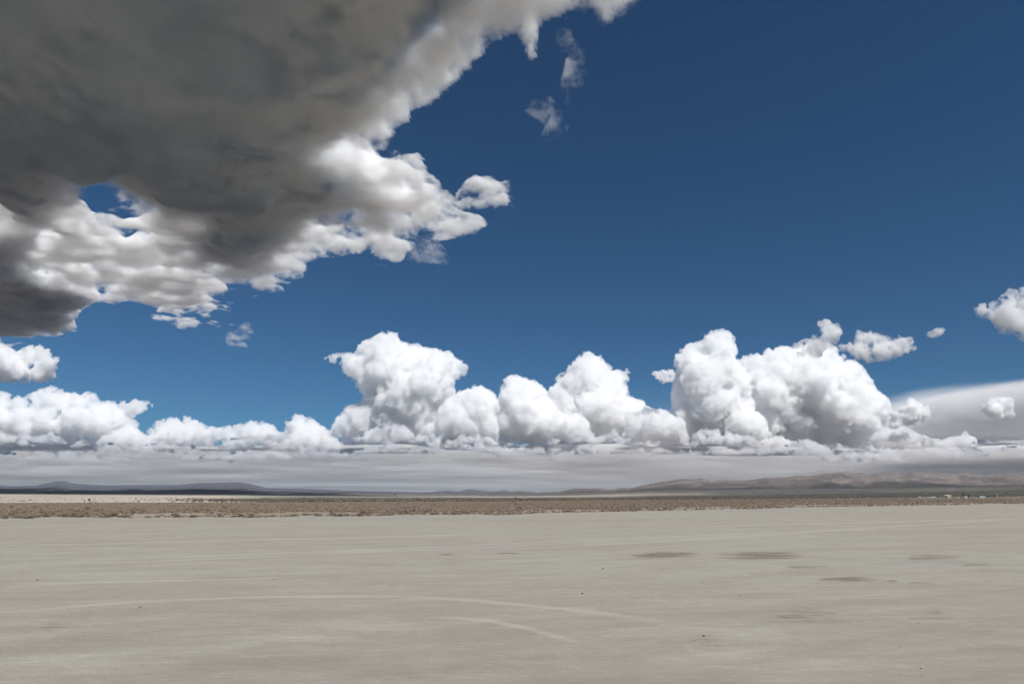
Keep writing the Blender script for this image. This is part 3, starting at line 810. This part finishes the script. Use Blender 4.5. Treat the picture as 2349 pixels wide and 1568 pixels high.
# lone shrub out on the lake bed
o = bpy.data.objects.new('desert_shrub', DM[2]); COL.objects.link(o)
x, y = g4(23, 2069); o.location = (x, y, .01); o.scale = (1.0, .8, .7)
tag(o, 'dark lone shrub out on bare lake bed at the far left', 'shrub', grp)

# ------------------------------------------------------------------ Joshua trees and yuccas
bark = simple('yucca_bark', (.055, .045, .035), (.11, .09, .07), 6)
spike = leaf_mat('yucca_leaves', (.035, .050, .028), (.055, .075, .04), (.10, .11, .065))
pale_spike = leaf_mat('dry_yucca_leaves', (.10, .11, .075), (.15, .15, .10), (.2, .18, .12))
def tube(vs, fs, a, b, ra, rb, n=7):
    a, b = Vector(a), Vector(b); d_ = (b - a).normalized()
    e = d_.orthogonal().normalized(); f_ = d_.cross(e)
    k = len(vs)
    for p, r_ in ((a, ra), (b, rb)):
        for i in range(n):
            t_ = 2 * math.pi * i / n
            vs.append(tuple(p + (e * math.cos(t_) + f_ * math.sin(t_)) * r_))
    for i in range(n):
        fs.append((k + i, k + (i + 1) % n, k + n + (i + 1) % n, k + n + i))
    vs.append(tuple(b)); m = len(vs) - 1
    for i in range(n):
        fs.append((k + n + i, k + n + (i + 1) % n, m))
def mesh_from(name, vs, fs):
    me = bpy.data.meshes.new(name); me.from_pydata([tuple(map(float, v)) for v in vs], [], fs); me.update(); return me
def joshua(u, v, hpx, seed, lab, leaf, lean=0.0, wide=1.0):
    x, y = g4(u, v); H_ = hpx * y / 2731
    root = bpy.data.objects.new('joshua_tree', None); COL.objects.link(root)
    root.location = (x, y, tz(x, y) - .02); root.empty_display_size = .2
    tag(root, lab, 'tree', 'Joshua trees in the scrub')
    r = random.Random(seed); vs, fs, tips = [], [], []
    def grow(p, d_, L, rad, lvl):
        q_ = p + d_ * L
        tube(vs, fs, p, q_, rad, rad * .8)
        if lvl == 0:
            tips.append((q_, d_)); return
        for i in range(r.choice((2, 3))):
            a = r.uniform(0, 6.28)
            nd = (d_ + Vector((math.cos(a) * wide, math.sin(a) * wide, r.uniform(.0, .5))) * .75).normalized()
            grow(q_, nd, L * r.uniform(.6, .85), rad * .75, lvl - 1)
    grow(Vector((0, 0, 0)), Vector((lean, 0, 1)).normalized(), H_ * .36, H_ * .045, 2)
    link('trunk', mesh_from('trunk', vs, fs), bark, root)
    vs, fs = [], []
    for p, d_ in tips:
        for i in range(90):
            e = Vector((r.gauss(0, 1), r.gauss(0, 1), r.gauss(0, 1))).normalized()
            if e.dot(d_) < -.5: continue
            e = (e + d_ * .5).normalized(); L = H_ * r.uniform(.10, .17)
            w_ = e.orthogonal().normalized() * H_ * .012
            b = p + d_ * H_ * r.uniform(-.08, .04)
            k = len(vs); vs += [b - w_, b + w_, b + e * L]; fs.append((k, k + 1, k + 2))
    link('crown', mesh_from('crown', vs, fs), leaf, root)
joshua(357, 2017, 27, 3, 'dark green Joshua tree leaning over the sunlit band of sand at the left', spike, .35, 1.3)
joshua(338, 2014, 16, 5, 'small pale Joshua tree close beside the dark green one', pale_spike, -.1)
joshua(519, 2013, 9, 7, 'low dark squat yucca right of the Joshua tree pair', spike, 0, 1.6)
joshua(1593, 2019, 9, 9, 'small dark Joshua tree in the centre of the scrub belt', spike, .1)
joshua(2118, 2021, 9, 11, 'small dark Joshua tree right of the centre one', spike, -.1)
joshua(3088, 2002, 7, 13, 'tiny dark Joshua tree in scrub under the right hills', spike, 0)

# ------------------------------------------------------------------ posts
wood = simple('weathered_wood', (.045, .038, .032), (.10, .085, .07), 8)
def post(u, v, hpx, lab, cap=False, lean=0.0):
    x, y = g4(u, v); H_ = hpx * y / 2731
    root = bpy.data.objects.new('wooden_post', None); COL.objects.link(root); root.location = (x, y, 0)
    root.rotation_euler = (0, lean, u * .01)
    tag(root, lab, 'post', 'old posts standing in the scrub')
    vs, fs = [], []
    r_ = .055 + .015 * math.sin(u)
    tube(vs, fs, (0, 0, -.1), (.01, 0, H_ * .5), r_, r_ * .92, 8)
    tube(vs, fs, (.01, 0, H_ * .5), (-.005, .01, H_), r_ * .92, r_ * .85, 8)
    link('shaft', mesh_from('shaft', vs, fs), wood, root)
    if cap:
        bm = bmesh.new(); bmesh.ops.create_cube(bm, size=1, matrix=Matrix.Translation((0, 0, H_ - .12)) @ Matrix.Diagonal((.34, .05, .26, 1)))
        bmesh.ops.bevel(bm, geom=bm.edges[:], offset=.01, segments=1, affect='EDGES')
        me = bpy.data.meshes.new('board'); bm.to_mesh(me); bm.free(); link('board', me, wood, root)
for a in ((251,2056,9,'short dark post left of the left group of shrubs'),(785,2052,13,'thin dark post rising from the shore left of the tallest post'),(984,2051,16,'tallest dark post on the shore, left of centre'),(1347,2046,9,'short post on the shore under the far sunlit strip'),(1524,2046,11,'dark post on the shore nearest the picture centre'),(2256,2041,8,'short post right of the picture centre, close to the shore'),(2341,2022,10,'thin post standing back in the scrub, left of the post with a board'),(2453,2022,13,'post with a small board on top, deep in the scrub',True),(3474,2020,8,'short post in the scrub in front of the right hills')):
    post(*a)

# ------------------------------------------------------------------ homestead at the foot of the right hills
HD = 1500.0
def hp(u, d_=HD):
    x = (u - 2048) / 2731 * d_
    return x, d_, tz(x, d_)
cream = simple('cream_stucco', (.52, .46, .36), (.58, .52, .42), .8)
rooftan = simple('tan_roof', (.40, .34, .25), (.50, .43, .33), 1.5)
white = simple('white_metal', (.56, .57, .58), (.64, .65, .66), .5, .5)
bluegrey = simple('bluegrey_metal', (.35, .42, .50), (.45, .52, .58), .7, .5)
glass = simple('dark_glass', (.02, .025, .03), (.04, .045, .05), 2, .15)
rubber = simple('dark_rubber', (.02, .02, .02), (.035, .035, .035), 2)
def boxm(name, c, s, m, parent, bev=.03):
    bm = bmesh.new(); bmesh.ops.create_cube(bm, size=1, matrix=Matrix.Translation(c) @ Matrix.Diagonal((*s, 1)))
    if bev: bmesh.ops.bevel(bm, geom=bm.edges[:], offset=bev, segments=1, affect='EDGES')
    me = bpy.data.meshes.new(name); bm.to_mesh(me); bm.free()
    return link(name, me, m, parent)
def gable(name, w_, d_, z0, h, over, m, parent, th=.18):
    a, b = w_ / 2 + over, d_ / 2 + over
    vs = [(-a, -b, z0), (a, -b, z0), (a, b, z0), (-a, b, z0), (0, -b, z0 + h), (0, b, z0 + h)]
    vs += [(p[0], p[1], p[2] - th) for p in vs[:4]]
    fs = [(0, 4, 5, 3), (1, 2, 5, 4), (0, 6, 7, 1), (1, 7, 8, 2), (2, 8, 9, 3), (3, 9, 6, 0), (6, 9, 8, 7), (0, 1, 4), (2, 3, 5)]
    return link(name, mesh_from(name, vs, fs), m, parent)
def building(name, u, w_, d_, h, roof_h, rz, wm, rm, lab, cat, wins, dist=HD):
    x, y, z = hp(u, dist)
    root = bpy.data.objects.new(name, None); COL.objects.link(root); root.location = (x, y, z - .1); root.rotation_euler = (0, 0, math.radians(rz))
    tag(root, lab, cat, 'homestead buildings at the foot of the right hills')
    boxm('wall', (0, 0, h / 2), (w_, d_, h), wm, root)
    gable('roof', w_, d_, h + .2, roof_h, .35, rm, root)
    for wx in wins:
        wf = boxm('window', (wx, -d_ / 2 - .02, h * .58), (1.3, .1, 1.1), white, root, .01)
        boxm('pane', (wx, -d_ / 2 - .09, h * .58), (1.1, .05, .9), glass, wf, 0)
    boxm('door', (0, -d_ / 2 - .03, 1.05), (1.0, .1, 2.1), bluegrey, root, .01)
building('house', 3749, 12, 9, 4.6, 2.0, 18, cream, rooftan, 'two-storey cream house with a gabled roof, the biggest building under the right hills', 'house', (-4, 3.4))
building('shed', 3789, 3.6, 5, 2.2, .8, -25, white, white, 'small white shed between the cream house and the big dark tree', 'shed', ())
building('barn', 3817, 5.5, 5, 2.3, .9, 10, white, white, 'white low hut directly under the big dark tree', 'hut', (1.8,))
building('mobile_home', 3881, 12.2, 4.2, 3.0, .7, 4, white, bluegrey, 'long white mobile home with bluish roof, right of the big dark tree', 'mobile home', (-4.2, -2, 2.2, 4.4))
building('shed', 3674, 4, 4, 2.0, .7, 8, bluegrey, bluegrey, 'blue-grey little shed, leftmost of the homestead', 'shed', ())
building('shed', 3688, 4.4, 4, 2.4, .8, 12, bluegrey, white, 'blue-grey little shed with white roof beside the leftmost one', 'shed', ())
def van(u, dist, rz, lab, m):
    x, y, z = hp(u, dist)
    root = bpy.data.objects.new('camper_van', None); COL.objects.link(root); root.location = (x, y, z); root.rotation_euler = (0, 0, math.radians(rz))
    tag(root, lab, 'van', 'vehicles parked at the homestead')
    prof = [(-3, .45), (2.9, .45), (3.0, 1.1), (2.3, 1.35), (1.7, 2.2), (1.4, 2.5), (-2.9, 2.5), (-3.0, 2.3)]
    vs = [(a, -.95, b) for a, b in prof] + [(a, .95, b) for a, b in prof]; n = len(prof)
    fs = [tuple(range(n)), tuple(range(2 * n - 1, n - 1, -1))] + [(i, i + n, (i + 1) % n + n, (i + 1) % n) for i in range(n)]
    link('body', mesh_from('body', vs, fs), m, root)
    boxm('window', (0, -.96, 1.8), (2.6, .04, .55), glass, root, 0)
    for wx in (-1.9, 1.9):
        for wy in (-.85, .85):
            bm = bmesh.new(); bmesh.ops.create_cone(bm, cap_ends=True, segments=14, radius1=.38, radius2=.38, depth=.25, matrix=Matrix.Translation((wx, wy, .38)) @ Matrix.Rotation(math.pi / 2, 4, 'X'))
            me = bpy.data.meshes.new('wheel'); bm.to_mesh(me); bm.free(); link('wheel', me, rubber, root)
van(3697, 1490, 5, 'white camper van parked right of the two blue-grey sheds', white)
van(3657, 1500, -12, 'blue-grey camper van parked left of the leftmost shed', bluegrey)
van(3640, 1510, 8, 'white camper van, leftmost vehicle of the homestead', white)
tree_leaf = leaf_mat('dark_tree_leaves', (.022, .030, .018), (.035, .045, .026), (.055, .065, .038))
def tree(u, dist, H_, W_, seed, lab, name='desert_tree'):
    x, y, z = hp(u, dist)
    root = bpy.data.objects.new(name, None); COL.objects.link(root); root.location = (x, y, z)
    tag(root, lab, 'tree', 'dark trees around the homestead')
    r = random.Random(seed); vs, fs = [], []
    tube(vs, fs, (0, 0, -.2), (.1, 0, H_ * .45), H_ * .035, H_ * .022)
    for i in range(5):
        a = i * 1.26
        tube(vs, fs, (.1, 0, H_ * r.uniform(.25, .45)), (math.cos(a) * W_ * .3, math.sin(a) * W_ * .3, H_ * r.uniform(.55, .85)), H_ * .015, H_ * .006)
    link('trunk', mesh_from('trunk', vs, fs), bark, root)
    vs, fs = [], []
    blobs = [(r.uniform(-.32, .32) * W_, r.uniform(-.32, .32) * W_, H_ * r.uniform(.3, .85), r.uniform(.16, .26) * min(W_, H_)) for _ in range(11)]
    for bx, by, bz, br_ in blobs:
        for i in range(110):
            e = Vector((r.gauss(0, 1), r.gauss(0, 1), r.gauss(0, 1))).normalized()
            p = Vector((bx, by, bz)) + e * br_ * r.uniform(.5, 1.05)
            a = Vector((r.gauss(0, 1), r.gauss(0, 1), r.gauss(0, 1))).normalized() * .32; b = a.orthogonal().normalized() * .26
            k = len(vs); vs += [p - a, p + b, p + a * .9]; fs.append((k, k + 1, k + 2))
    link('crown', mesh_from('crown', vs, fs), tree_leaf, root)
tree(3811, 1520, 11, 9, 1, 'big dark tree, tallest of the homestead')
tree(3828, 1530, 6, 8, 2, 'low spreading tree just right of the tallest one')
tree(3785, 1530, 4.5, 7, 3, 'low dark tree behind the small white shed')
tree(3760, 1485, 4, 5, 4, 'small dark tree in front of the right end of the cream house')
tree(3905, 1520, 5, 8, 5, 'dark bushy tree right of the mobile home')
tree(3926, 1540, 6.5, 11, 6, 'wide dark tree, rightmost of the homestead')
tree(3866, 1540, 5, 6, 7, 'dark tree at the left end of the mobile home')
x, y = 1024 + 665 / 2.294 - 2048, 3300.0
HD0 = 3300.0
tree(1024 + 1305 / 2.294, 3300, 12, 22, 8, 'far green tree alone in the sunlit strip below the central hills')

# ------------------------------------------------------------------ air
bm = bmesh.new(); bmesh.ops.create_cube(bm, size=1, matrix=Matrix.Translation((0, 0, 208)) @ Matrix.Diagonal((164000, 164000, 424, 1)))
me = bpy.data.meshes.new('haze'); bm.to_mesh(me); bm.free()
hz = mat('haze_air'); t = NT(hz)
pv_ = t.n('VolumePrincipled', Color=(.80, .86, 1.0, 1), Density=1.4e-5)
t.t.links.new(pv_.outputs[0], t.out.inputs['Volume'])
tag(link('haze', me, hz), kind='stuff')
cy = SC.cycles
cy.volume_bounces = 18; cy.max_bounces = 22; cy.diffuse_bounces = 4; cy.transparent_max_bounces = 64
cy.use_denoising = True; cy.use_adaptive_sampling = True; cy.adaptive_threshold = .05
cy.volume_step_rate = .06; cy.volume_max_steps = 256
